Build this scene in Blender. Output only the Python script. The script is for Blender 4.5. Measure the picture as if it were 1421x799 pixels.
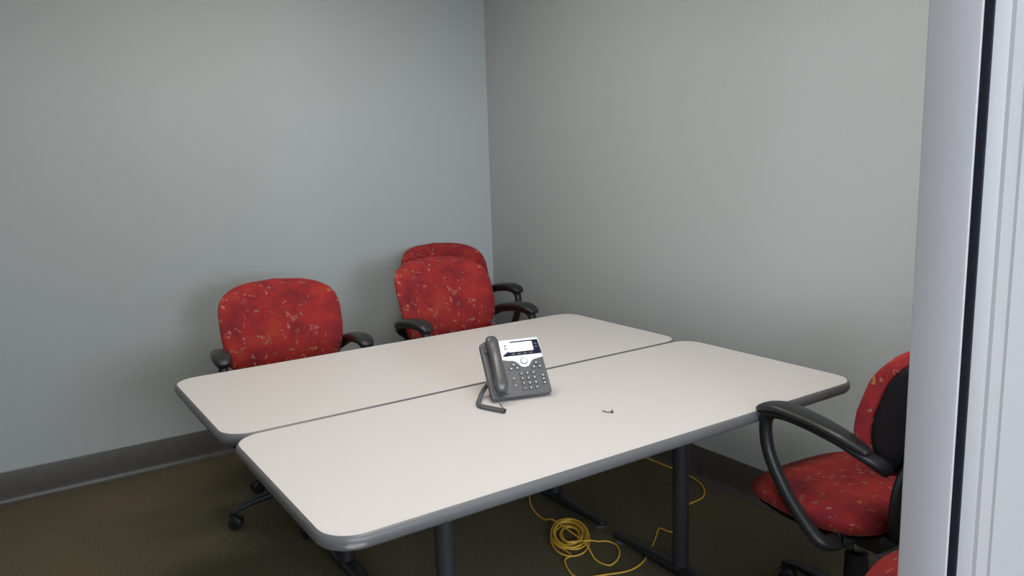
import bpy, bmesh, math, random
from mathutils import Vector, Matrix
for o in list(bpy.data.objects): bpy.data.objects.remove(o)
S = bpy.context.scene
C = S.collection
R = math.radians
PI = math.pi

# ------------------------------------------------------------------ camera
cam_d = bpy.data.cameras.new('camera')
cam_d.sensor_fit = 'HORIZONTAL'; cam_d.sensor_width = 36.0
cam_d.lens = 1082.2 / 1421 * 36.0
cam_d.clip_start = 0.02
cam = bpy.data.objects.new('camera', cam_d); C.objects.link(cam)
yaw, pitch, roll = 0.5879, 0.1673, -0.0316
fw = Vector((math.sin(yaw)*math.cos(pitch), math.cos(yaw)*math.cos(pitch), -math.sin(pitch)))
rt = fw.cross(Vector((0, 0, 1))).normalized(); up = rt.cross(fw)
r2 = rt*math.cos(roll) + up*math.sin(roll); u2 = -rt*math.sin(roll) + up*math.cos(roll)
m = Matrix((( r2.x, u2.x, -fw.x), (r2.y, u2.y, -fw.y), (r2.z, u2.z, -fw.z))).to_4x4()
m.translation = Vector((0, 0, 1.506))
cam.matrix_world = m
S.camera = cam

# ------------------------------------------------------------------ light and exposure
S.view_settings.view_transform = 'Standard'
S.view_settings.look = 'None'
S.view_settings.exposure = 0.0
S.view_settings.gamma = 1.0
S.view_settings.use_curve_mapping = False
w = bpy.data.worlds.new('world'); S.world = w; w.use_nodes = True
w.node_tree.nodes['Background'].inputs[0].default_value = (0.55, 0.68, 0.9, 1)
w.node_tree.nodes['Background'].inputs[1].default_value = 1.0

CEIL = 2.75
TROFFER_W = (20.5, 11.5)  # ceiling troffers over the near and the far table
CORRIDOR_W = 14.0       # corridor troffer
DAY_W = 140.0           # daylight through the corridor window
SIDE_W = 85.0            # added side light for the right wall, set in an unseen window
WARM = (1.0, 0.955, 0.87)
DAY = (0.73, 0.86, 1.0)

def area(name, loc, rot, sx, sy, power, col, spread=180):
    l = bpy.data.lights.new(name, 'AREA'); l.shape = 'RECTANGLE'; l.size = sx; l.size_y = sy
    l.energy = power; l.color = col; l.spread = R(spread)
    o = bpy.data.objects.new(name, l); C.objects.link(o); o.location = loc; o.rotation_euler = rot
    return o
WIN = (0.9, -3.5, 1.70, 1.5, 1.2)      # corridor window: centre x, plane y, centre z, width, height
area('daylight_window_light', (WIN[0], WIN[1]+0.03, WIN[2]), (R(90), 0, 0), WIN[3], WIN[4], DAY_W, DAY)
WIN3 = (-1.7, 1.65, 1.6, 1.3)         # added side window, unseen: centre y, centre z, width, height (in the left wall)
area('added_side_light', (-0.75+0.03, WIN3[0], WIN3[1]), (R(90), 0, R(-90)), WIN3[2], WIN3[3], SIDE_W, DAY)
TROFFERS = [(1.05, 1.10, 'room'), (1.10, 2.85, 'room'), (-0.10, -0.9, 'corridor')]
for x, y, k in TROFFERS:
    area('troffer_light', (x, y, CEIL-0.03), (0, 0, 0), 1.16, 0.56, (TROFFER_W[0] if y < 2 else TROFFER_W[1]) if k == 'room' else CORRIDOR_W, WARM if k == 'room' else (.80, .90, 1.0))

# ------------------------------------------------------------------ material helpers
def mat(name, col, rough=0.5, metal=0.0, spec=0.5):
    mt = bpy.data.materials.new(name); mt.use_nodes = True
    b = mt.node_tree.nodes['Principled BSDF']
    b.inputs['Base Color'].default_value = (*col, 1)
    b.inputs['Roughness'].default_value = rough
    b.inputs['Metallic'].default_value = metal
    b.inputs['Specular IOR Level'].default_value = spec
    return mt
def N(mt, t, **kw):
    n = mt.node_tree.nodes.new(t)
    for k, v in kw.items(): setattr(n, k, v)
    return n
def L(mt, a, b): mt.node_tree.links.new(a, b)
def noise(mt, scale, detail=2, rough=0.5, vec=None):
    n = N(mt, 'ShaderNodeTexNoise'); n.inputs['Scale'].default_value = scale
    n.inputs['Detail'].default_value = detail; n.inputs['Roughness'].default_value = rough
    if vec is None:
        tc = N(mt, 'ShaderNodeTexCoord'); vec = tc.outputs['Object']
    L(mt, vec, n.inputs['Vector']); return n
def ramp(mt, fac, stops, const=False):
    n = N(mt, 'ShaderNodeValToRGB'); L(mt, fac, n.inputs[0])
    e = n.color_ramp.elements
    while len(e) > 1: e.remove(e[-1])
    e[0].position = stops[0][0]; e[0].color = (*stops[0][1], 1)
    for p, c in stops[1:]:
        q = e.new(p); q.color = (*c, 1)
    if const: n.color_ramp.interpolation = 'CONSTANT'
    return n
def bump(mt, h, strength, dist=0.001):
    b = N(mt, 'ShaderNodeBump'); b.inputs['Strength'].default_value = strength
    b.inputs['Distance'].default_value = dist
    L(mt, h, b.inputs['Height'])
    L(mt, b.outputs[0], mt.node_tree.nodes['Principled BSDF'].inputs['Normal'])
def base(mt): return mt.node_tree.nodes['Principled BSDF'].inputs['Base Color']
def mixc(mt, fac, a, b):
    n = N(mt, 'ShaderNodeMix'); n.data_type = 'RGBA'
    if hasattr(fac, 'is_linked'): L(mt, fac, n.inputs[0])
    else: n.inputs[0].default_value = fac
    for v, i in ((a, 6), (b, 7)):
        if hasattr(v, 'is_linked'): L(mt, v, n.inputs[i])
        else: n.inputs[i].default_value = (*v, 1)
    return n.outputs[2]

def speckled(name, a, b, scale, rough, bumpk=0.0, dist=0.001, spec=0.5, metal=0):
    mt = mat(name, a, rough, metal, spec)
    n = noise(mt, scale, 3, 0.6)
    L(mt, ramp(mt, n.outputs[0], [(0.3, a), (0.7, b)]).outputs[0], base(mt))
    if bumpk: bump(mt, n.outputs[0], bumpk, dist)
    return mt

M = {}
M['wall'] = speckled('painted_drywall', (0.405, 0.423, 0.417), (0.418, 0.436, 0.430), 260, 0.62, 0.35, 0.0012, 0.25)
M['ceiling'] = speckled('ceiling_tile', (0.72, 0.72, 0.69), (0.78, 0.78, 0.75), 120, 0.85, 0.4)
M['base'] = speckled('rubber_cove_base', (0.066, 0.056, 0.047), (0.080, 0.068, 0.057), 30, 0.40)
def carpet():
    mt = mat('loop_carpet', (.1, .08, .05), 0.95, 0, 0.1)
    a = noise(mt, 190, 3, 0.75); b = noise(mt, 3.0, 3, 0.5)
    c1 = ramp(mt, a.outputs[0], [(0.3, (0.040, 0.033, 0.018)), (0.5, (0.115, 0.094, 0.058)), (0.72, (0.27, 0.225, 0.148))])
    c2 = ramp(mt, b.outputs[0], [(0.35, (0.88, 0.91, 0.87)), (0.65, (1.0, 0.98, 0.94))])
    mm = N(mt, 'ShaderNodeMix'); mm.data_type = 'RGBA'; mm.blend_type = 'MULTIPLY'; mm.inputs[0].default_value = 1
    L(mt, c1.outputs[0], mm.inputs[6]); L(mt, c2.outputs[0], mm.inputs[7]); L(mt, mm.outputs[2], base(mt))
    bump(mt, a.outputs[0], 0.8, 0.003)
    return mt
M['carpet'] = carpet()
M['laminate'] = speckled('grey_laminate', (0.615, 0.575, 0.56), (0.68, 0.64, 0.625), 700, 0.42, 0.05, 0.0003, 0.5)
M['band'] = speckled('grey_vinyl_band', (0.120, 0.114, 0.115), (0.132, 0.126, 0.127), 60, 0.36)
def band_scuffed():
    mt = mat('grey_vinyl_band_scuffed', (.2, .2, .2), 0.36)
    tc = N(mt, 'ShaderNodeTexCoord')
    mp = N(mt, 'ShaderNodeMapping'); mp.inputs['Scale'].default_value = (0.6, 1, 3.0)
    L(mt, tc.outputs['Object'], mp.inputs[0])
    d = N(mt, 'ShaderNodeVectorMath', operation='DISTANCE'); L(mt, mp.outputs[0], d.inputs[0])
    d.inputs[1].default_value = (-0.866*0.6, -0.385, 0.719*3.0)
    n = noise(mt, 60, 3, 0.6, tc.outputs['Object'])
    ad = N(mt, 'ShaderNodeMath', operation='MULTIPLY_ADD'); L(mt, n.outputs[0], ad.inputs[0]); ad.inputs[1].default_value = 0.02; L(mt, d.outputs['Value'], ad.inputs[2])
    r = ramp(mt, ad.outputs[0], [(0.020, (0.36, 0.32, 0.30)), (0.029, (0.126, 0.120, 0.121))])
    L(mt, r.outputs[0], base(mt))
    return mt
M['band_scuffed'] = band_scuffed()
M['post'] = mat('grey_powdercoat', (0.030, 0.027, 0.030), 0.42)
M['foot'] = mat('dark_powdercoat', (0.014, 0.014, 0.016), 0.42)
M['black'] = mat('black_plastic', (0.014, 0.014, 0.015), 0.42)
M['armpad'] = speckled('black_urethane', (0.011, 0.011, 0.012), (0.014, 0.014, 0.015), 500, 0.40, 0.15, 0.0004)
M['shell'] = speckled('black_shell', (0.005, 0.005, 0.006), (0.008, 0.008, 0.008), 300, 0.55, 0.15, 0.0004, 0.3)
M['chrome'] = mat('steel_piston', (0.4, 0.4, 0.42), 0.25, 1.0)
M['alu'] = mat('satin_aluminium', (0.365, 0.333, 0.335), 0.5, 0.0)
M['alu_light'] = mat('pale_aluminium', (0.265, 0.238, 0.232), 0.5, 0.0)
M['gasket'] = mat('black_gasket', (0.008, 0.008, 0.012), 0.7, 0, 0.2)
M['yellow'] = mat('yellow_cable_jacket', (0.78, 0.46, 0.045), 0.42)
M['phone'] = speckled('phone_grey_plastic', (0.078, 0.075, 0.079), (0.090, 0.087, 0.092), 900, 0.40)
M['handset'] = mat('phone_handset_plastic', (0.074, 0.070, 0.071), 0.30)
M['phone_white'] = mat('phone_white_plastic', (0.86, 0.87, 0.88), 0.35)
M['bezel'] = mat('phone_dark_bezel', (0.010, 0.012, 0.030), 0.5, 0, 0.12)
M['keys'] = mat('phone_key_plastic', (0.080, 0.080, 0.085), 0.35)
M['key_mark'] = mat('phone_key_print', (0.75, 0.75, 0.76), 0.4)
M['cord'] = mat('phone_cord', (0.075, 0.073, 0.070), 0.45)
M['debris'] = mat('black_rubber_scrap', (0.03, 0.03, 0.032), 0.6)
def emis(name, col, s):
    mt = mat(name, (0.8, 0.8, 0.8), 0.4)
    b = mt.node_tree.nodes['Principled BSDF']
    b.inputs['Emission Color'].default_value = (*col, 1); b.inputs['Emission Strength'].default_value = s
    return mt
M['screen'] = emis('lit_phone_screen', (0.93, 0.97, 1.0), 0.55)
M['diffuser'] = emis('troffer_diffuser', (1.0, 0.95, 0.86), 3.0)
def glass():
    mt = bpy.data.materials.new('clear_glass'); mt.use_nodes = True
    nt = mt.node_tree; nt.nodes.clear()
    o = nt.nodes.new('ShaderNodeOutputMaterial'); t = nt.nodes.new('ShaderNodeBsdfTransparent'); g = nt.nodes.new('ShaderNodeBsdfGlossy'); g.inputs['Roughness'].default_value = 0.02
    f = nt.nodes.new('ShaderNodeFresnel'); f.inputs[0].default_value = 1.3
    x = nt.nodes.new('ShaderNodeMixShader'); nt.links.new(f.outputs[0], x.inputs[0]); nt.links.new(t.outputs[0], x.inputs[1]); nt.links.new(g.outputs[0], x.inputs[2]); nt.links.new(x.outputs[0], o.inputs[0])
    return mt
M['glass'] = glass()
def fabric():
    mt = mat('red_patterned_upholstery', (0.3, 0.03, 0.02), 0.88, 0, 0.25)
    b = mt.node_tree.nodes['Principled BSDF']
    b.inputs['Sheen Weight'].default_value = 0.10; b.inputs['Sheen Tint'].default_value = (1, .45, .35, 1)
    tc = N(mt, 'ShaderNodeTexCoord'); vec = tc.outputs['Object']
    big = noise(mt, 9, 3, 0.6, vec)
    col = ramp(mt, big.outputs[0], [(0.30, (0.155, 0.013, 0.020)), (0.48, (0.260, 0.018, 0.020)), (0.58, (0.310, 0.022, 0.020)), (0.72, (0.34, 0.042, 0.024))]).outputs[0]
    # darker scribbles
    warp = noise(mt, 30, 2, 0.5, vec)
    vm = N(mt, 'ShaderNodeMix'); vm.data_type = 'VECTOR'; vm.inputs[0].default_value = 0.05
    L(mt, vec, vm.inputs[4]); L(mt, warp.outputs['Color'], vm.inputs[5]); wv = vm.outputs[1]
    v0 = N(mt, 'ShaderNodeTexVoronoi'); v0.feature = 'DISTANCE_TO_EDGE'; v0.inputs['Scale'].default_value = 34; L(mt, wv, v0.inputs['Vector'])
    r0 = ramp(mt, v0.outputs['Distance'], [(0.0, (1, 1, 1)), (0.05, (0, 0, 0))])
    gate = noise(mt, 16, 1, 0.5, vec); gr = ramp(mt, gate.outputs[0], [(0.50, (0, 0, 0)), (0.60, (0.55, 0.55, 0.55))])
    mu = N(mt, 'ShaderNodeMath', operation='MULTIPLY'); L(mt, r0.outputs[0], mu.inputs[0]); L(mt, gr.outputs[0], mu.inputs[1])
    col = mixc(mt, mu.outputs[0], col, (0.09, 0.010, 0.016))
    # sparse motifs: small dots, rings and dashes in dull gold, grey-green, pink
    def motif(scale, lo, hi, keep, cols, ring, seed, squash=(1, 1, 1), amt=0.75):
        nonlocal col
        mp = N(mt, 'ShaderNodeMapping'); mp.inputs['Location'].default_value = (seed, seed*1.7, seed*0.6)
        mp.inputs['Scale'].default_value = squash; mp.inputs['Rotation'].default_value = (seed, seed*0.8, seed*1.3)
        L(mt, wv, mp.inputs[0])
        v = N(mt, 'ShaderNodeTexVoronoi'); v.inputs['Scale'].default_value = scale; v.inputs['Randomness'].default_value = 1
        L(mt, mp.outputs[0], v.inputs['Vector'])
        if ring: d = ramp(mt, v.outputs['Distance'], [(lo-0.03, (0, 0, 0)), (lo, (1, 1, 1)), (hi, (1, 1, 1)), (hi+0.03, (0, 0, 0))])
        else: d = ramp(mt, v.outputs['Distance'], [(lo, (1, 1, 1)), (hi, (0, 0, 0))])
        sp = N(mt, 'ShaderNodeSeparateColor'); L(mt, v.outputs['Color'], sp.inputs[0])
        g = N(mt, 'ShaderNodeMath', operation='LESS_THAN'); L(mt, sp.outputs[0], g.inputs[0]); g.inputs[1].default_value = keep
        mm = N(mt, 'ShaderNodeMath', operation='MULTIPLY'); L(mt, d.outputs[0], mm.inputs[0]); L(mt, g.outputs[0], mm.inputs[1])
        m2 = N(mt, 'ShaderNodeMath', operation='MULTIPLY'); L(mt, mm.outputs[0], m2.inputs[0]); m2.inputs[1].default_value = amt
        cc = ramp(mt, sp.outputs[1], [(i/len(cols), c) for i, c in enumerate(cols)], True)
        col = mixc(mt, m2.outputs[0], col, cc.outputs[0])
    G = (0.36, 0.19, 0.08); OL = (0.22, 0.15, 0.09); PK = (0.44, 0.17, 0.13); GY = (0.25, 0.17, 0.14); DK = (0.10, 0.02, 0.03)
    motif(36, 0.22, 0.32, 0.27, [G, OL, PK, GY, DK], False, 1.3)
    motif(24, 0.24, 0.29, 0.32, [PK, GY, G, DK], True, 4.1, amt=0.5)
    motif(30, 0.13, 0.21, 0.34, [G, PK, GY], False, 7.7, (0.35, 1.2, 1.2), 0.6)
    motif(30, 0.13, 0.21, 0.30, [PK, G, OL], False, 2.9, (1.2, 1.2, 0.4), 0.6)
    L(mt, col, base(mt))
    wv2 = noise(mt, 900, 1, 0.5, vec); bump(mt, wv2.outputs[0], 0.25, 0.0006)
    return mt
M['fabric'] = fabric()

# ------------------------------------------------------------------ mesh helpers
def obj(name, bm, mt, parent=None, smooth=True, angle=40):
    bmesh.ops.recalc_face_normals(bm, faces=bm.faces)
    me = bpy.data.meshes.new(name); bm.to_mesh(me); bm.free()
    for x in (mt if isinstance(mt, list) else [mt]): me.materials.append(x)
    o = bpy.data.objects.new(name, me); C.objects.link(o)
    if smooth:
        me.polygons.foreach_set('use_smooth', [True]*len(me.polygons))
        try: me.set_sharp_from_angle(angle=R(angle))
        except Exception: pass
    if parent: o.parent = parent
    return o
def tag(o, label=None, cat=None, group=None, kind=None):
    if label: o['label'] = label
    if cat: o['category'] = cat
    if group: o['group'] = group
    if kind: o['kind'] = kind
    return o
def thing(name, label, cat, loc, rz=0, group=None):
    o = bpy.data.objects.new(name, None); C.objects.link(o)
    o.location = loc; o.rotation_euler = (0, 0, rz); o.empty_display_size = 0.1
    return tag(o, label, cat, group)
def box(bm, x0, x1, y0, y1, z0, z1, bev=0.0, seg=2):
    r = bmesh.ops.create_cube(bm, size=1.0)
    vs = r['verts']
    bmesh.ops.scale(bm, vec=(x1-x0, y1-y0, z1-z0), verts=vs)
    bmesh.ops.translate(bm, vec=((x0+x1)/2, (y0+y1)/2, (z0+z1)/2), verts=vs)
    if bev:
        es = list({e for v in vs for e in v.link_edges})
        bmesh.ops.bevel(bm, geom=es, offset=bev, segments=seg, affect='EDGES', profile=0.5)
def boxbm(*a, **k):
    bm = bmesh.new(); box(bm, *a, **k); return bm
def cyl(bm, p, q, r1, r2=None, n=24, caps=True):
    p = Vector(p); q = Vector(q); r2 = r1 if r2 is None else r2
    d = (q-p).normalized(); a = d.orthogonal().normalized(); b = d.cross(a)
    A = [bm.verts.new(p+(a*math.cos(t)+b*math.sin(t))*r1) for t in [2*PI*i/n for i in range(n)]]
    B = [bm.verts.new(q+(a*math.cos(t)+b*math.sin(t))*r2) for t in [2*PI*i/n for i in range(n)]]
    for i in range(n): bm.faces.new((A[i], A[(i+1) % n], B[(i+1) % n], B[i]))
    if caps: bm.faces.new(A[::-1]); bm.faces.new(B)
def lathe(bm, prof, n=28, c=(0, 0, 0), axis='Z'):
    rings = []
    for r, z in prof:
        ring = []
        for i in range(n):
            t = 2*PI*i/n; x, y = r*math.cos(t), r*math.sin(t)
            v = (x, y, z) if axis == 'Z' else (z, x, y)
            ring.append(bm.verts.new((v[0]+c[0], v[1]+c[1], v[2]+c[2])))
        rings.append(ring)
    for a, b in zip(rings, rings[1:]):
        for i in range(n): bm.faces.new((a[i], a[(i+1) % n], b[(i+1) % n], b[i]))
    bm.faces.new(rings[0][::-1]); bm.faces.new(rings[-1])
def catmull(pts, k=8, closed=False):
    P = [Vector(p) for p in pts]; n = len(P); out = []
    rng = range(n if closed else n-1)
    for i in rng:
        if closed: a, b, c, d = P[(i-1) % n], P[i], P[(i+1) % n], P[(i+2) % n]
        else: a, b, c, d = P[max(i-1, 0)], P[i], P[i+1], P[min(i+2, n-1)]
        for j in range(k):
            t = j/k
            out.append(0.5*((2*b)+(c-a)*t+(2*a-5*b+4*c-d)*t*t+(3*b-a-3*c+d)*t**3))
    if not closed: out.append(P[-1])
    return out
def tube(bm, pts, r, n=8, k=6, cap=True, smooth=True):
    """round tube through points (parallel transport frame)"""
    P = catmull(pts, k) if smooth else [Vector(p) for p in pts]
    T = [(P[min(i+1, len(P)-1)]-P[max(i-1, 0)]).normalized() for i in range(len(P))]
    a = T[0].orthogonal().normalized(); rings = []
    for i, p in enumerate(P):
        a = (a-T[i]*a.dot(T[i])); a = a.normalized() if a.length > 1e-6 else T[i].orthogonal().normalized()
        b = T[i].cross(a)
        rr = r(i/(len(P)-1)) if callable(r) else r
        rings.append([bm.verts.new(p+(a*math.cos(2*PI*j/n)+b*math.sin(2*PI*j/n))*rr) for j in range(n)])
    for A, B in zip(rings, rings[1:]):
        for j in range(n): bm.faces.new((A[j], A[(j+1) % n], B[(j+1) % n], B[j]))
    if cap: bm.faces.new(rings[0][::-1]); bm.faces.new(rings[-1])
def sweep(bm, secs, side=(1, 0, 0), n=16, k=6, pw=2.0, rnd=True):
    """secs: (point, half width along side, half thickness). superellipse section, rounded tips"""
    pts = [Vector(s[0]) for s in secs]
    P = catmull(pts, k)
    W = catmull([Vector((s[1], s[2], 0)) for s in secs], k)
    side = Vector(side).normalized()
    T = [(P[min(i+1, len(P)-1)]-P[max(i-1, 0)]).normalized() for i in range(len(P))]
    items = list(zip(P, W, T))
    if rnd:
        def tip(p, w_, t, sgn):
            o = []
            for q in (0.35, 0.65, 0.85, 0.97):
                s = math.sqrt(max(1-q*q, 0)); o.append((p+t*sgn*w_.y*q, w_*s, t))
            return o
        items = tip(P[0], W[0], T[0], -1)[::-1] + items + tip(P[-1], W[-1], T[-1], 1)
    rings = []
    for p, w_, t in items:
        s = (side-t*side.dot(t)).normalized(); b = t.cross(s)
        ring = []
        for j in range(n):
            a = 2*PI*j/n; ca, sa = math.cos(a), math.sin(a)
            ring.append(bm.verts.new(p + s*w_.x*math.copysign(abs(ca)**(2/pw), ca) + b*w_.y*math.copysign(abs(sa)**(2/pw), sa)))
        rings.append(ring)
    for A, B in zip(rings, rings[1:]):
        for j in range(n): bm.faces.new((A[j], A[(j+1) % n], B[(j+1) % n], B[j]))
    bm.faces.new(rings[0][::-1]); bm.faces.new(rings[-1])
def cushion(bm, outline, front, back, n=72, rings=12, cx=0, cz=0):
    """outline(t)->(u,v); front/back(u,v,s)->Vector. two pillow faces sharing the rim"""
    def side(fn):
        c = bm.verts.new(fn(cx, cz, 0)); rs = []
        for k in range(1, rings+1):
            s = math.sin(PI/2*k/rings)**0.9 if k < rings else 1.0
            rs.append([bm.verts.new(fn(cx+(outline(2*PI*i/n)[0]-cx)*s, cz+(outline(2*PI*i/n)[1]-cz)*s, s)) for i in range(n)])
        for i in range(n): bm.faces.new((c, rs[0][i], rs[0][(i+1) % n]))
        for A, B in zip(rs, rs[1:]):
            for i in range(n): bm.faces.new((A[i], B[i], B[(i+1) % n], A[(i+1) % n]))
        return rs[-1]
    a = side(front); b = side(back)
    for i in range(n): bm.faces.new((a[i], b[i], b[(i+1) % n], a[(i+1) % n]))
    bmesh.ops.remove_doubles(bm, verts=bm.verts, dist=1e-5)
def prism(bm, poly, z0, z1, fn=None):
    fn = fn or (lambda x, y, z: (x, y, z))
    A = [bm.verts.new(fn(x, y, z0)) for x, y in poly]; B = [bm.verts.new(fn(x, y, z1)) for x, y in poly]
    n = len(poly)
    for i in range(n): bm.faces.new((A[i], A[(i+1) % n], B[(i+1) % n], B[i]))
    bm.faces.new(A[::-1]); bm.faces.new(B)
def rrect(x0, x1, y0, y1, r, seg=10):
    out = []
    for cx, cy, a0 in ((x1-r, y1-r, 0), (x0+r, y1-r, 90), (x0+r, y0+r, 180), (x1-r, y0+r, 270)):
        for i in range(seg+1):
            a = R(a0+90*i/seg); out.append((cx+r*math.cos(a), cy+r*math.sin(a)))
    return out

# ------------------------------------------------------------------ room shell
XR, YB = 2.6105, 4.1255           # faces of the right and far walls
XL, YF = -0.75, 0.30              # left wall face; middle of the glazed front wall
def struct(name, bm, mt, smooth=False, parent=None):
    o = obj(name, bm, mt, parent, smooth=smooth)
    if parent is None: o['kind'] = 'structure'
    return o
struct('floor', boxbm(XL-0.1, XR+0.1, -3.6, YB+0.1, -0.1, 0), M['carpet'])
struct('ceiling', boxbm(XL-0.1, XR+0.1, -3.6, YB+0.1, CEIL, CEIL+0.1), M['ceiling'])
struct('wall_back', boxbm(XL-0.1, XR+0.1, YB, YB+0.1, 0, CEIL), M['wall'])
struct('wall_right', boxbm(XR, XR+0.1, -3.6, YB, 0, CEIL), M['wall'])
ya, yb_, za, zb = WIN3[0]-WIN3[2]/2, WIN3[0]+WIN3[2]/2, WIN3[1]-WIN3[3]/2, WIN3[1]+WIN3[3]/2
bm = bmesh.new()
box(bm, XL-0.1, XL, -3.6, ya, 0, CEIL); box(bm, XL-0.1, XL, yb_, YB, 0, CEIL); box(bm, XL-0.1, XL, ya, yb_, 0, za); box(bm, XL-0.1, XL, ya, yb_, zb, CEIL)
struct('wall_left', bm, M['wall'])
w3 = tag(bpy.data.objects.new('added_side_window', None), kind='structure'); C.objects.link(w3)  # unseen window added to house the side light
bm = bmesh.new()
for a, b, c, d in ((ya, yb_, za, za+.05), (ya, yb_, zb-.05, zb), (ya, ya+.05, za, zb), (yb_-.05, yb_, za, zb)): box(bm, XL-0.06, XL, a, b, c, d)
obj('window_frame', bm, M['alu'], w3, smooth=False)
# cove base: profile (offset from wall, height) with a toe that flares on to the carpet
def cove(name, p0, p1, nrm):
    prof = [(0, 0), (0.024, 0), (0.0245, 0.0035), (0.021, 0.0055), (0.010, 0.009), (0.006, 0.016), (0.0045, 0.026), (0.004, 0.04), (0.004, 0.150), (0.003, 0.1535), (0, 0.154)]
    bm = bmesh.new(); ends = []
    for p in (p0, p1): ends.append([bm.verts.new((p[0]+nrm[0]*d, p[1]+nrm[1]*d, z)) for d, z in prof])
    n = len(prof)
    for i in range(n): bm.faces.new((ends[0][i], ends[0][(i+1) % n], ends[1][(i+1) % n], ends[1][i]))
    bm.faces.new(ends[0][::-1]); bm.faces.new(ends[1])
    return struct(name, bm, M['base'], smooth=True)
cove('baseboard_back', (XL, YB), (XR-0.004, YB), (0, -1))
cove('baseboard_right', (XR, 0.36), (XR, YB-0.004), (-1, 0))
cove('baseboard_left', (XL, 0.36), (XL, YB-0.004), (1, 0))

# glazed front wall: aluminium door jamb at the right of the open doorway, sidelight beyond it
JX = 0.62                                            # reveal face of the jamb
J0, J1 = 0.2955, 0.3400                              # its depth range (outside, room side)
door = tag(bpy.data.objects.new('door_1', None), kind='structure'); C.objects.link(door)
bm = boxbm(JX, JX+0.045, J0+0.004, J1, 0, 2.05, bev=0.0015); obj('door_jamb', bm, M['alu'], door, angle=30)
bm = boxbm(JX+0.002, JX+0.03, J0-0.003, J0+0.0045, 0, 2.05, bev=0.001); obj('gasket', bm, M['gasket'], door, angle=30)
# outer trim with raised ribs
bm = bmesh.new()
prof = [(JX+0.0035, J0-0.0028), (JX+0.0080, J0-0.0100), (JX+0.0100, J0-0.0115), (JX+0.0110, J0-0.0142), (JX+0.0135, J0-0.0142), (JX+0.016, J0-0.0120),
        (JX+0.034, J0-0.0125), (JX+0.0345, J0-0.0146), (JX+0.037, J0-0.0146), (JX+0.038, J0-0.0130), (JX+0.110, J0-0.013), (JX+0.110, J0-0.0025)]
prism(bm, prof, 0, 2.10); obj('outer_trim', bm, M['alu_light'], door, angle=25)
bm = boxbm(-0.20, JX+0.045, J0, J1, 2.05, 2.12, bev=0.0015); obj('door_header', bm, M['alu'], door, angle=30)
bm = boxbm(-0.245, -0.20, J0, J1, 0, 2.12, bev=0.0015); obj('door_jamb', bm, M['alu'], door, angle=30)
struct('wall_front', boxbm(XL, XR, J0, J1, 2.12, CEIL), M['wall'])
struct('trim_1', boxbm(XL, -0.245, J0, J1, 0, 2.12), M['wall'])
win = tag(bpy.data.objects.new('window_1', None), kind='structure'); C.objects.link(win)
bm = bmesh.new(); box(bm, JX+0.045, XR, J0, J1, 2.05, 2.12); box(bm, JX+0.045, XR, J0, J1, 0, 0.10); box(bm, XR-0.045, XR, J0, J1, 0.10, 2.05)
box(bm, 1.60, 1.645, J0, J1, 0.10, 2.05)
obj('window_frame', bm, M['alu'], win, smooth=False)
obj('window_pane', boxbm(JX+0.045, XR-0.045, YF+0.012, YF+0.018, 0.10, 2.05), M['glass'], win, smooth=False)
# corridor behind the camera, with the window that lets the daylight in
bm = bmesh.new(); x0, x1, z0, z1 = WIN[0]-WIN[3]/2, WIN[0]+WIN[3]/2, WIN[2]-WIN[4]/2, WIN[2]+WIN[4]/2
box(bm, XL, XR, -3.6, -3.5, 0, z0); box(bm, XL, XR, -3.6, -3.5, z1, CEIL); box(bm, XL, x0, -3.6, -3.5, z0, z1); box(bm, x1, XR, -3.6, -3.5, z0, z1)
struct('wall_corridor', bm, M['wall'])
win2 = tag(bpy.data.objects.new('window_2', None), kind='structure'); C.objects.link(win2)
bm = bmesh.new()
for a, b, c, d in ((x0, x1, z0, z0+.05), (x0, x1, z1-.05, z1), (x0, x0+.05, z0, z1), (x1-.05, x1, z0, z1), (WIN[0]-.02, WIN[0]+.02, z0, z1)):
    box(bm, a, b, -3.56, -3.50, c, d)
obj('window_frame', bm, M['alu'], win2, smooth=False)
# ceiling troffers
for i, (x, y, k) in enumerate(TROFFERS):
    t = thing('ceiling_troffer', 'white recessed ceiling troffer over the %s' % ('near table' if i == 0 else 'far table' if i == 1 else 'corridor floor'), 'ceiling light', (x, y, CEIL))
    bm = bmesh.new()
    for a, b, c, d in ((-.61, .61, -.31, -.285), (-.61, .61, .285, .31), (-.61, -.585, -.285, .285), (.585, .61, -.285, .285)): box(bm, a, b, c, d, -0.012, -0.0005)
    obj('frame', bm, M['phone_white'], t, smooth=False)
    obj('diffuser', boxbm(-.585, .585, -.285, .285, -0.008, -0.0015), M['diffuser'], t, smooth=False)

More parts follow.
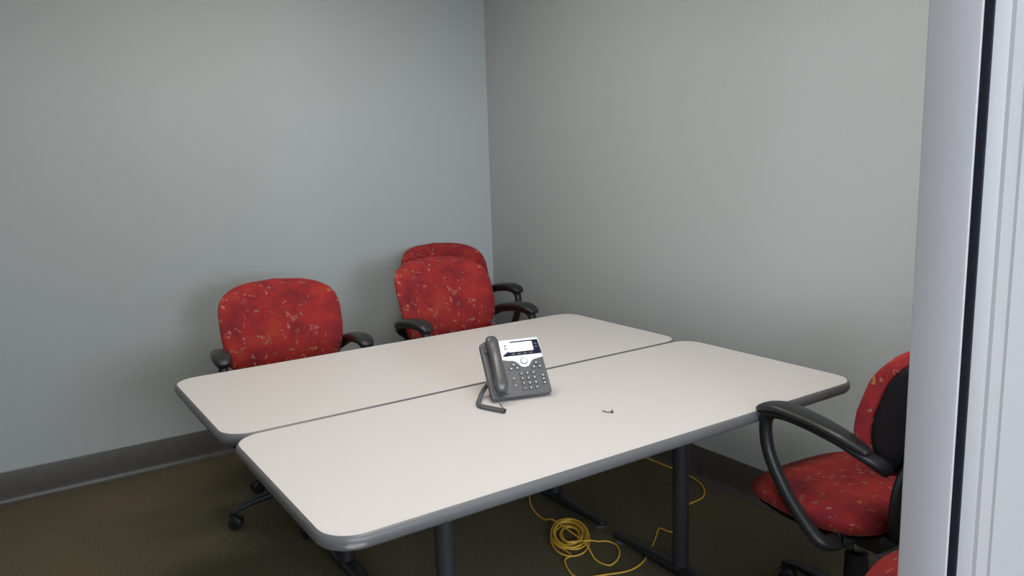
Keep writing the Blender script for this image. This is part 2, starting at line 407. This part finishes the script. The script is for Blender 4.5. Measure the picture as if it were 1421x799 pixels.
# ------------------------------------------------------------------ tables
TZ = 0.74
def make_table(name, label, x0, x1, y0, y1, bandmat, postx, posty, feet):
    t = thing(name, label, 'table', ((x0+x1)/2, (y0+y1)/2, 0), 0, 'laminate conference tables pushed together')
    ox, oy = (x0+x1)/2, (y0+y1)/2
    def fn(x, y, z): return (x-ox, y-oy, z)
    TH = 0.034
    bm = bmesh.new(); prism(bm, rrect(x0, x1, y0, y1, 0.080, 12), TZ-TH+0.001, TZ, fn); obj('tabletop', bm, M['laminate'], t, angle=30)
    # bullnose band swept round the edge
    bm = bmesh.new(); rings = []
    for q in range(11):
        a = -PI/2 + PI*q/10
        off = 0.0095*math.cos(a); z = TZ-0.0005-TH/2+TH/2*math.sin(a)
        poly = rrect(x0-off, x1+off, y0-off, y1+off, 0.080+off, 12)
        rings.append([bm.verts.new(fn(px, py, z)) for px, py in poly])
    inn = [[bm.verts.new(fn(px, py, z)) for px, py in rrect(x0+0.0002, x1-0.0002, y0+0.0002, y1-0.0002, 0.0798, 12)] for z in (TZ-0.0003,)]
    inb = [[bm.verts.new(fn(px, py, TZ-TH-0.0005)) for px, py in rrect(x0+0.01, x1-0.01, y0+0.01, y1-0.01, 0.07, 12)]]
    seq = inb + rings + inn
    for A, B in zip(seq, seq[1:]):
        for i in range(len(A)): bm.faces.new((A[i], A[(i+1) % len(A)], B[(i+1) % len(A)], B[i]))
    eb = obj('edge_band', bm, bandmat, t)
    if bandmat is M['band_scuffed']:
        eb['label'] = 'grey rounded edge band with a pale scuff at one corner'
    for lx in postx:
        bm = bmesh.new(); cyl(bm, (lx-ox, posty-oy, 0.045), (lx-ox, posty-oy, TZ-TH-0.012), 0.0285, n=32)
        box(bm, lx-ox-0.06, lx-ox+0.06, posty-oy-0.22, posty-oy+0.22, TZ-TH-0.014, TZ-TH-0.0006, bev=0.002)
        lg = obj('leg', bm, M['post'], t)
        bm = bmesh.new()
        f0, f1 = feet
        sweep(bm, [((lx-ox, f0+0.02-oy, 0.028), 0.018, 0.011), ((lx-ox, f0+0.10-oy, 0.029), 0.021, 0.013), ((lx-ox, posty-oy-0.04, 0.034), 0.029, 0.019),
                   ((lx-ox, posty-oy+0.04, 0.034), 0.029, 0.019), ((lx-ox, f1-0.10-oy, 0.029), 0.021, 0.013), ((lx-ox, f1-0.02-oy, 0.028), 0.018, 0.011)], n=16, k=5, pw=3)
        obj('foot', bm, M['foot'], lg)
        for fy in (f0+0.04, f1-0.04):
            bm = bmesh.new(); lathe(bm, [(0.016, 0.0), (0.018, 0.002), (0.018, 0.007), (0.008, 0.010), (0.006, 0.018)], 18, (lx-ox, fy-oy, 0)); obj('glide', bm, M['band'], lg)
    return t
make_table('conference_table', 'pale grey laminate table farther from the camera, beside the far chairs', 0.4889, 2.3136, 2.2307, 2.9742, M['band'], (0.957, 1.925), 2.60, (2.255, 2.93))
make_table('conference_table', 'pale grey laminate table nearest the camera, carrying the desk phone', 0.5017, 2.3305, 1.4475, 2.2107, M['band_scuffed'], (0.964, 1.905), 1.83, (1.49, 2.19))

# ------------------------------------------------------------------ task chairs (local: forward = +Y)
def yb(z): # front face of backrest in side view
    pts = [(0.46, -0.200), (0.56, -0.178), (0.62, -0.174), (0.70, -0.182), (0.78, -0.201), (0.85, -0.231), (0.92, -0.268), (1.0, -0.320)]
    if z <= pts[0][0]: return pts[0][1]
    for (a, p), (b, q) in zip(pts, pts[1:]):
        if z <= b:
            t = (z-a)/(b-a); t = t*t*(3-2*t)*0.35+t*0.65; return p+(q-p)*t
    return pts[-1][1]
BZ, BH, BW = 0.768, 0.206, 0.268
def back_outline(t, sx=1.0, sz=1.0):
    c, s = math.cos(t), math.sin(t)
    n = 7.0 if s > 0 else 3.8
    v = math.copysign(abs(s)**(2/n), s); u = math.copysign(abs(c)**(2/n), c)
    wd = BW*(1 - 0.03*max(0, v-0.45) - 0.085*max(0, 0.15-v)**1.3)
    z = BZ + BH*v*sz
    if s > 0: z += (0.008 - 0.044*abs(u)**2.3)*v
    return (u*wd*sx, z)
def seat_outline(t, k=1.0):
    c, s = math.cos(t), math.sin(t)
    n = 2.9 if s > 0 else 3.2
    u = math.copysign(abs(c)**(2/n), c); v = math.copysign(abs(s)**(2/n), s)
    wd = 0.260*(1-0.05*max(0, v)-0.04*max(0, -v))
    return (u*wd*k, 0.058+(0.240*v + (0.015*(1-u*u) if s > 0 else 0))*k)
def make_chair(label):
    t = thing('task_chair', label, 'chair', (0, 0, 0), 0, 'red upholstered task chairs')
    # seat
    bm = bmesh.new()
    def seat_z(x, y):
        return 0.497 - 0.042*max(0, (y-0.13)/0.19)**2 + 0.018*(abs(x)/0.26)**2.2 + 0.012*max(0, (-y)/0.2)**2
    def st(u, v, s): return Vector((u, v, seat_z(u, v) - 0.052*(1-(1-s**4)**0.5)))
    def sb(u, v, s): return Vector((u, v, seat_z(u, v) - 0.052 - 0.056*(1-s**5)**0.5 - 0.004))
    cushion(bm, seat_outline, st, sb, cz=0.058); obj('seat', bm, M['fabric'], t, angle=80)
    bm = bmesh.new()
    def pt(u, v, s): return Vector((u, v, seat_z(u, v)-0.098))
    def pb(u, v, s): return Vector((u*0.95, 0.03+(v-0.03)*0.95, seat_z(u, v)-0.098-0.030*(1-s**4)**0.5-0.006))
    cushion(bm, lambda a: seat_outline(a, 0.90), pt, pb, cz=0.058); obj('seat_pan', bm, M['shell'], t, angle=60)
    # backrest
    bm = bmesh.new()
    def bf(u, z, s): return Vector((u, yb(z) + 0.070*(abs(u)/0.27)**2.2 - 0.044*(1-(1-s**4)**0.5), z))
    def bb(u, z, s): return Vector((u, yb(z) + 0.070*(abs(u)/0.27)**2.2 - 0.044 - 0.034*(1-s**4)**0.5, z))
    cushion(bm, back_outline, bf, bb, cz=BZ, n=96, rings=14); obj('backrest', bm, M['fabric'], t, angle=80)
    # black outer shell and its stem
    bm = bmesh.new()
    def shf(u, z, s): return Vector((u, yb(z) + 0.070*(abs(u)/0.27)**2.2 - 0.070, z))
    def shb(u, z, s): return Vector((u, yb(z) + 0.070*(abs(u)/0.27)**2.2 - 0.073 - 0.026*(1-s**5)**0.5, z))
    def sho(a):
        x, z = back_outline(a, 0.93, 0.93); 
        if z < BZ: z = BZ-(BZ-z)*1.02
        return (x, z)
    cushion(bm, sho, shf, shb, cz=BZ, n=96, rings=12); obj('back_shell', bm, M['shell'], t, angle=60)
    bm = bmesh.new()
    sweep(bm, [((0, -0.262, 0.69), 0.120, 0.012), ((0, -0.262, 0.635), 0.190, 0.016), ((0, -0.258, 0.58), 0.222, 0.018), ((0, -0.254, 0.50), 0.230, 0.019), ((0, -0.244, 0.43), 0.205, 0.019), ((0, -0.20, 0.378), 0.120, 0.020), ((0, -0.06, 0.368), 0.07, 0.018)], n=20, k=6, pw=3.2)
    obj('back_support', bm, M['shell'], t)
    # arms: one continuous loop each, with a padded top
    for s in (-1, 1):
        bm = bmesh.new()
        sweep(bm, [((s*0.205, -0.222, 0.625), 0.020, 0.014), ((s*0.238, -0.222, 0.648), 0.022, 0.014), ((s*0.268, -0.192, 0.674), 0.022, 0.014), ((s*0.285, -0.13, 0.698), 0.021, 0.011), ((s*0.290, -0.02, 0.715), 0.021, 0.010),
                   ((s*0.293, 0.060, 0.718), 0.021, 0.012), ((s*0.294, 0.100, 0.702), 0.019, 0.016), ((s*0.293, 0.110, 0.660), 0.018, 0.017), ((s*0.291, 0.094, 0.585), 0.018, 0.017),
                   ((s*0.288, 0.034, 0.490), 0.018, 0.017), ((s*0.284, -0.040, 0.415), 0.019, 0.017), ((s*0.268, -0.082, 0.378), 0.022, 0.017), ((s*0.21, -0.090, 0.370), 0.026, 0.015), ((s*0.14, -0.085, 0.378), 0.028, 0.014)],
              side=(1, 0, 0), n=14, k=6, pw=2.6)
        a = obj('arm', bm, M['black'], t)
        bm = bmesh.new()
        sweep(bm, [((s*0.270, -0.205, 0.686), 0.020, 0.012), ((s*0.284, -0.140, 0.713), 0.030, 0.015), ((s*0.290, -0.05, 0.732), 0.036, 0.016), ((s*0.293, 0.040, 0.740), 0.039, 0.017), ((s*0.294, 0.095, 0.732), 0.036, 0.016), ((s*0.294, 0.120, 0.723), 0.028, 0.013)], n=20, k=6, pw=2.5)
        obj('arm_pad', bm, M['armpad'], a)
    # mechanism, lever, gas column
    bm = bmesh.new(); box(bm, -0.085, 0.085, -0.13, 0.12, 0.330, 0.392, bev=0.012, seg=3); obj('tilt_mechanism', bm, M['black'], t)
    bm = bmesh.new(); tube(bm, [(0.07, 0.03, 0.355), (0.16, 0.035, 0.353), (0.235, 0.04, 0.350)], 0.005, 8); sweep(bm, [((0.225, 0.04, 0.350), 0.006, 0.012), ((0.27, 0.042, 0.347), 0.005, 0.017)], side=(0, 0, 1), n=10, k=4); obj('lever', bm, M['black'], t)
    bm = bmesh.new(); lathe(bm, [(0.0365, 0.082), (0.0365, 0.19), (0.034, 0.265), (0.030, 0.268)], 28); obj('column', bm, M['black'], t)
    bm = bmesh.new(); lathe(bm, [(0.0135, 0.262), (0.0135, 0.385)], 20); p = obj('piston', bm, M['chrome'], t)
    # star base with casters
    bm = bmesh.new(); lathe(bm, [(0.040, 0.070), (0.056, 0.078), (0.058, 0.108), (0.046, 0.122), (0.040, 0.124)], 30)
    a0 = R(10.4)
    for i in range(5):
        a = a0+i*2*PI/5; d = Vector((math.cos(a), math.sin(a), 0)); sd = Vector((-math.sin(a), math.cos(a), 0))
        sweep(bm, [(d*0.035+Vector((0, 0, 0.100)), 0.032, 0.020), (d*0.12+Vector((0, 0, 0.103)), 0.027, 0.017), (d*0.22+Vector((0, 0, 0.095)), 0.021, 0.013), (d*0.285+Vector((0, 0, 0.080)), 0.017, 0.011), (d*0.312+Vector((0, 0, 0.070)), 0.013, 0.010)], side=sd, n=12, k=4, pw=3)
    bs = obj('star_base', bm, M['black'], t)
    for i in range(5):
        a = a0+i*2*PI/5; c = Vector((math.cos(a)*0.312, math.sin(a)*0.312, 0))
        ax = Vector((math.cos(a+0.9+i*1.3), math.sin(a+0.9+i*1.3), 0)); fwd = Vector((-ax.y, ax.x, 0))
        bm = bmesh.new(); hb = c+fwd*0.012
        for s in (-1, 1):
            A = hb+ax*s*0.004; B = hb+ax*s*0.021; C2 = hb+ax*s*0.0245
            cyl(bm, A+Vector((0, 0, 0.0275)), B+Vector((0, 0, 0.0275)), 0.0270, 0.0270, 26)
            cyl(bm, B+Vector((0, 0, 0.0275)), C2+Vector((0, 0, 0.0275)), 0.0270, 0.0205, 26)
        cyl(bm, c+Vector((0, 0, 0.040)), c+Vector((0, 0, 0.078)), 0.0065, n=12)
        cyl(bm, c+Vector((0, 0, 0.050)), c+Vector((0, 0, 0.061)), 0.0165, n=16)
        obj('caster', bm, M['black'], bs)
    return t
def copy_tree(o, parent=None):
    c = o.copy(); C.objects.link(c)
    if parent: c.parent = parent
    for ch in list(o.children): copy_tree(ch, c)
    return c
chairs = [
    ('red task chair alone by the far table, left of the paired chairs', 1.018, 3.240, 172.5, 0.0, {}),
    ('red task chair at the far corner, in front of its twin against the wall', 1.834, 3.126, 182, 0.036, {'arm': 0.006}),
    ('red task chair mostly hidden, tucked behind its twin in the wall corner', 2.150, 3.722, 176.8, 0.033, {'seat': 0.022, 'seat_pan': 0.022}),
    ('red task chair seen from the side, between the near table and the door frame', 2.115, 1.290, -4, 0.030, {'seat': -0.03, 'seat_pan': -0.03, 'tilt_mechanism': -0.03, 'lever': -0.03, 'backrest': 0.018, 'back_shell': 0.018, 'back_support': 0.012}),
    ('red task chair with only its seat corner showing beside the aluminium door frame', 1.803, 0.722, 35, 0.0, {}),
]
proto = make_chair(chairs[0][0])
UP = ('seat', 'seat_pan', 'backrest', 'back_shell', 'back_support', 'arm', 'tilt_mechanism', 'lever')
every = [proto] + [copy_tree(proto) for _ in chairs[1:]]
for t, (lab, x, y, rz, rise, extra) in zip(every, chairs):   # extra: parts set higher or lower than the rest of the chair
    t.location = (x, y, 0); t.rotation_euler = (0, 0, R(rz)); t['label'] = lab
    for ch in t.children:
        k = ch.name.split('.')[0]
        if k in UP: ch.location.z += rise + extra.get(k, 0)

# ------------------------------------------------------------------ desk phone
U = Vector((0.195, -0.054, 0)).normalized()
ph = thing('desk_phone', 'charcoal desk phone with white faceplate and lit screen on the near table', 'phone', (1.245, 1.999, TZ), math.atan2(U.y, U.x))
PW, PL, PT = 0.204, 0.200, R(50)
ct, sn = math.cos(PT), math.sin(PT)
def fp(u, v, h):                                     # face coordinates (0..1) and height above the face
    y = v*PL; return (u*PW, y*ct - h*sn, 0.0150 + y*sn + h*ct)
def fprism(bm, poly, h0, h1): prism(bm, poly, h0, h1, fp)
def frr(u0, u1, v0, v1, r, seg=5):
    pts = rrect(u0*PW, u1*PW, v0*PL, v1*PL, r, seg); return [(x/PW, y/PL) for x, y in pts]
bm = bmesh.new()
outs = []
for h, ins in ((-0.022, 0.004), (-0.020, 0.001), (-0.006, 0.0), (-0.002, 0.001), (0.0, 0.003)):
    pts = rrect(ins, PW-ins, ins, PL-ins, 0.010, 6); outs.append([bm.verts.new(fp(x/PW, y/PL, h)) for x, y in pts])
for A, B in zip(outs, outs[1:]):
    for i in range(len(A)): bm.faces.new((A[i], A[(i+1) % len(A)], B[(i+1) % len(A)], B[i]))
bm.faces.new(outs[0][::-1]); bm.faces.new(outs[-1])
obj('body', bm, M['phone'], ph, angle=35)
# rear stand
bm = bmesh.new()
def sideprism(u0, u1, poly):                         # poly in (y, z) of the phone frame
    A = [bm.verts.new((u0*PW, y, z)) for y, z in poly]; B = [bm.verts.new((u1*PW, y, z)) for y, z in poly]; n = len(poly)
    for i in range(n): bm.faces.new((A[i], A[(i+1) % n], B[(i+1) % n], B[i]))
    bm.faces.new(A[::-1]); bm.faces.new(B)
sideprism(0.12, 0.88, [(0.034, 0.010), (0.045, 0.0008), (0.118, 0.0008), (0.122, 0.006), (0.108, 0.100), (0.098, 0.096)])
obj('stand', bm, M['phone'], ph, smooth=False)
# handset: waisted bar with two end blocks sitting over the cradle
bm = bmesh.new()
def hp(u, v, h): return Vector(fp(u, v, h))
sweep(bm, [(hp(0.160, 0.13, 0.021), 0.0185, 0.014), (hp(0.162, 0.20, 0.024), 0.0215, 0.016), (hp(0.165, 0.32, 0.029), 0.0195, 0.0135), (hp(0.168, 0.60, 0.033), 0.0175, 0.0125), (hp(0.172, 0.80, 0.029), 0.0190, 0.0135),
           (hp(0.173, 0.92, 0.024), 0.0205, 0.016), (hp(0.174, 0.985, 0.020), 0.0180, 0.014)], side=(1, 0, 0), n=20, k=6, pw=3.2)
box_pts = []
obj('handset', bm, M['handset'], ph)
for va, vb in ((0.06, 0.30), (0.80, 1.0)):
    bm = bmesh.new(); fprism(bm, frr(0.04, 0.285, va, vb, 0.006), -0.001, 0.0060)
    obj('handset_cradle', bm, M['phone'], ph, smooth=False)
# white faceplate with the curved lower edge
low = catmull([(0.300, 0.655, 0), (0.40, 0.630, 0), (0.49, 0.617, 0), (0.545, 0.575, 0), (0.590, 0.515, 0), (0.655, 0.490, 0), (0.725, 0.512, 0), (0.775, 0.575, 0), (0.83, 0.612, 0), (0.90, 0.622, 0), (0.985, 0.640, 0)], 6)
poly = [(p.x, p.y) for p in low] + [(0.985, 0.96), (0.975, 0.992), (0.955, 0.998), (0.300, 1.0)]
bm = bmesh.new(); fprism(bm, poly, -0.001, 0.0022); obj('faceplate', bm, M['phone_white'], ph, smooth=False)
bm = bmesh.new(); fprism(bm, [(0.500, 0.962), (0.972, 0.962), (0.985, 0.700), (0.327, 0.705), (0.360, 0.740), (0.435, 0.785), (0.490, 0.93)], 0.0018, 0.0030); obj('display_bezel', bm, M['bezel'], ph, smooth=False)
bm = bmesh.new(); fprism(bm, [(0.440, 0.785), (0.455, 0.772), (0.856, 0.772), (0.866, 0.785), (0.866, 0.930), (0.856, 0.937), (0.500, 0.937), (0.482, 0.93)], 0.0028, 0.0035); obj('display', bm, M['screen'], ph, smooth=False)
# navigation cluster
bm = bmesh.new()
def disc(bm, u, v, r0, r1, h0, h1, n=28):
    A = [bm.verts.new(fp(u+r0*math.cos(2*PI*i/n)/PW, v+r0*math.sin(2*PI*i/n)/PL, h0)) for i in range(n)]
    B = [bm.verts.new(fp(u+r1*math.cos(2*PI*i/n)/PW, v+r1*math.sin(2*PI*i/n)/PL, h1)) for i in range(n)]
    for i in range(n): bm.faces.new((A[i], A[(i+1) % n], B[(i+1) % n], B[i]))
    bm.faces.new(A[::-1]); bm.faces.new(B)
disc(bm, 0.661, 0.598, 0.0125, 0.0120, 0.0015, 0.0032); nb = obj('navigation_ring', bm, M['bezel'], ph)
bm = bmesh.new(); disc(bm, 0.661, 0.598, 0.0105, 0.0095, 0.0025, 0.0050); obj('select_button', bm, M['phone_white'], nb)
# keys
def key(u, v, w_, h_, mark=True, name='key', mt='keys', r=0.0022):
    b = bmesh.new(); A = rrect(u*PW-w_/2, u*PW+w_/2, v*PL-h_/2, v*PL+h_/2, r, 3); B = rrect(u*PW-w_/2+.0008, u*PW+w_/2-.0008, v*PL-h_/2+.0008, v*PL+h_/2-.0008, r, 3)
    VA = [b.verts.new(fp(x/PW, y/PL, -0.0005)) for x, y in A]; VB = [b.verts.new(fp(x/PW, y/PL, 0.0022)) for x, y in A]; VC = [b.verts.new(fp(x/PW, y/PL, 0.0032)) for x, y in B]
    n = len(A)
    for P, Q in ((VA, VB), (VB, VC)):
        for i in range(n): b.faces.new((P[i], P[(i+1) % n], Q[(i+1) % n], Q[i]))
    b.faces.new(VA[::-1]); b.faces.new(VC)
    k = obj(name, b, M[mt], ph, angle=30)
    if mark:
        b = bmesh.new(); fprism(b, frr(u-0.0022/PW, u+0.0022/PW, v-0.0012/PL, v+0.0026/PL, 0.0008, 3), 0.0030, 0.0035); obj('key_print', b, M['key_mark'], k, smooth=False)
    return k
# glyphs of the dial pad, stroked as small bars on each key (x, y in a 3x5 raster)
GL = {'1': ['010', '110', '010', '010', '111'], '2': ['111', '001', '111', '100', '111'], '3': ['111', '001', '111', '001', '111'], '4': ['101', '101', '111', '001', '001'],
      '5': ['111', '100', '111', '001', '111'], '6': ['111', '100', '111', '101', '111'], '7': ['111', '001', '010', '010', '010'], '8': ['111', '101', '111', '101', '111'],
      '9': ['111', '101', '111', '001', '111'], '*': ['000', '101', '010', '101', '000'], '0': ['111', '101', '101', '101', '111'], '#': ['101', '111', '101', '111', '101']}
order = '123456789*0#'
for i, ch in enumerate(order):
    r_, c_ = divmod(i, 3)
    u = 0.563+0.100*c_; v = 0.380-0.0875*r_
    k = key(u, v, 0.0145, 0.0118, mark=False, name='dial_key')
    b = bmesh.new(); px = 0.00105
    for ry, row in enumerate(GL[ch]):
        for rx, c in enumerate(row):
            if c == '1':
                x = u*PW+(rx-1)*px; y = v*PL+(2-ry)*px
                fprism(b, [((x-px/2)/PW, (y-px/2)/PL), ((x+px/2)/PW, (y-px/2)/PL), ((x+px/2)/PW, (y+px/2)/PL), ((x-px/2)/PW, (y+px/2)/PL)], 0.0030, 0.0036)
    obj('key_print', b, M['key_mark'], k, smooth=False)
for u, v in ((0.471, 0.544), (0.419, 0.480), (0.519, 0.480), (0.849, 0.540), (0.797, 0.472), (0.897, 0.468)): key(u, v, 0.0145, 0.0105, name='function_key')
for u, v in ((0.908, 0.306), (0.907, 0.243), (0.908, 0.175)): key(u, v, 0.0125, 0.0105, name='function_key')
for u in (0.51, 0.61, 0.708, 0.808):
    bm = bmesh.new(); fprism(bm, frr(u-0.032, u+0.032, 0.718, 0.742, 0.0018, 3), 0.0028, 0.0042); obj('soft_key', bm, M['keys'], ph, smooth=False)
for u, v, mt in ((0.918, 0.885, 'keys'), (0.918, 0.830, 'keys'), (0.402, 0.893, 'keys'), (0.400, 0.842, 'keys')):
    bm = bmesh.new(); wk = 0.024 if u > 0.5 else 0.014; fprism(bm, frr(u-wk, u+wk, v-0.012, v+0.012, 0.0012, 3), 0.0020, 0.0040); obj('line_key', bm, M[mt], ph, smooth=False)
bm = bmesh.new(); fprism(bm, frr(0.404, 0.434, 0.165, 0.335, 0.0026, 4), -0.0005, 0.0026); vk = obj('volume_rocker', bm, M['keys'], ph, smooth=False)
for va in (0.305, 0.178):
    bm = bmesh.new(); fprism(bm, frr(0.409, 0.429, va, va+0.018, 0.001, 3), 0.0024, 0.0031); obj('key_print', bm, M['key_mark'], vk, smooth=False)
# coiled cord: from the handset's lower end, on to the table, back under the body
inv = Matrix.Rotation(-math.atan2(U.y, U.x), 4, 'Z')
def tl(x, y, z): return inv @ (Vector((x, y, z))-Vector((1.245, 1.999, TZ)))
start = hp(0.165, 0.105, 0.014)
bm = bmesh.new()
tube(bm, [start, start+Vector((0.006, -0.012, -0.008)), tl(1.243, 1.955, TZ+0.020), tl(1.231, 1.915, TZ+0.012), tl(1.224, 1.903, TZ+0.010)], 0.0016, 8)
P = catmull([tl(1.227, 1.900, TZ+0.0085), tl(1.213, 1.935, TZ+0.0085), tl(1.197, 1.980, TZ+0.0085), tl(1.199, 2.008, TZ+0.0085), tl(1.226, 2.045, TZ+0.010), tl(1.262, 2.082, TZ+0.020), tl(1.285, 2.090, TZ+0.035)], 10)
# helix along P
Ls = [0]
for a, b in zip(P, P[1:]): Ls.append(Ls[-1]+(b-a).length)
tot = Ls[-1]; turns = int(tot/0.0034); pts = []
steps = turns*10; j = 0; an = Vector((0, 0, 1))
for i in range(steps+1):
    s = tot*i/steps
    while j < len(Ls)-2 and Ls[j+1] < s: j += 1
    f = (s-Ls[j])/max(Ls[j+1]-Ls[j], 1e-9); p = P[j].lerp(P[j+1], f); t = (P[j+1]-P[j]).normalized()
    a = (an-t*an.dot(t)).normalized(); b = t.cross(a); ang = 2*PI*i/10
    pts.append(p+(a*math.cos(ang)+b*math.sin(ang))*0.0058)
tube(bm, pts, 0.0016, 6, smooth=False)
obj('coiled_cord', bm, M['cord'], ph)

# ------------------------------------------------------------------ yellow network cable on the carpet
random.seed(4)
cz = 0.0045
c1 = [(1.905, 2.88), (1.893, 2.759), (1.833, 2.663), (1.794, 2.577), (1.781, 2.485), (1.778, 2.42), (1.772, 2.303), (1.758, 2.183), (1.742, 2.112), (1.743, 2.059), (1.761, 2.039), (1.808, 2.056), (1.850, 2.092), (1.876, 2.142), (1.866, 2.186), (1.836, 2.205), (1.795, 2.210)]
c2 = [(2.578, 2.790), (2.580, 2.70), (2.583, 2.60), (2.584, 2.50), (2.583, 2.442), (2.576, 2.385), (2.551, 2.319), (2.505, 2.262), (2.453, 2.229), (2.402, 2.222), (2.351, 2.216), (2.267, 2.177), (2.18, 2.113), (2.128, 2.086), (2.112, 2.100), (2.104, 2.138), (2.038, 2.091), (1.955, 2.033), (1.873, 1.986), (1.811, 1.969), (1.763, 1.974), (1.711, 1.995), (1.66, 2.015), (1.619, 2.033), (1.604, 2.069), (1.623, 2.131), (1.651, 2.175), (1.690, 2.190)]
z1 = lambda i, p: cz if (i < 5 or p[1] < 2.13 or p[0] > 1.83) else 0.030
pts = []
coil = []
cc = Vector((1.770, 2.300)); turns = 9; per = 22
k0 = math.atan2(c2[-1][1]-cc.y, c2[-1][0]-cc.x)
rad = [random.uniform(0.048, 0.120) for _ in range(turns+1)]; offs = [Vector((random.uniform(-.014, .014), random.uniform(-.014, .014))) for _ in range(turns+1)]
rad[0] = 0.110; offs[0] = Vector((0, 0)); rad[1] = 0.125
for i in range(turns*per):
    f = i/per; a = int(f); g = f-a
    r = rad[a]*(1-g)+rad[a+1]*g; o = offs[a].lerp(offs[a+1], g); th = k0 - 2*PI*f
    q = Vector((0.832, -0.555))*(0.64*r*math.cos(th)) + Vector((0.555, 0.832))*(1.16*r*math.sin(th))
    coil.append((cc.x+o.x*0.6+q.x, cc.y+o.y+q.y, cz + 0.0022*f + random.uniform(0, 0.001)))
tail = [Vector((x, y, z1(i, (x, y)))) for i, (x, y) in enumerate(c1)][::-1]
full = [Vector((x, y, cz)) for x, y in c2] + [Vector(p) for p in coil[2:]] + [Vector((1.80, 2.20, 0.022))] + tail[1:]
bm = bmesh.new(); tube(bm, full, 0.0032, 8, k=3)
tag(obj('network_cable', bm, M['yellow']), 'yellow network cable lying coiled on the carpet under the tables', 'cable')

# ------------------------------------------------------------------ small black scrap on the table
bm = bmesh.new()
o = Vector((1.476, 1.711, TZ+0.0017))
tube(bm, [o+Vector(p) for p in ((-0.008, 0.020, 0.0005), (-0.008, 0.008, 0), (-0.002, -0.002, 0), (0.007, -0.004, 0.001), (0.012, 0.001, 0.003), (0.007, -0.010, 0.0005), (-0.002, -0.011, 0))], 0.0014, 8)
tag(obj('rubber_scrap', bm, M['debris']), 'tiny curled black rubber scrap lying on the near tabletop', 'scrap')
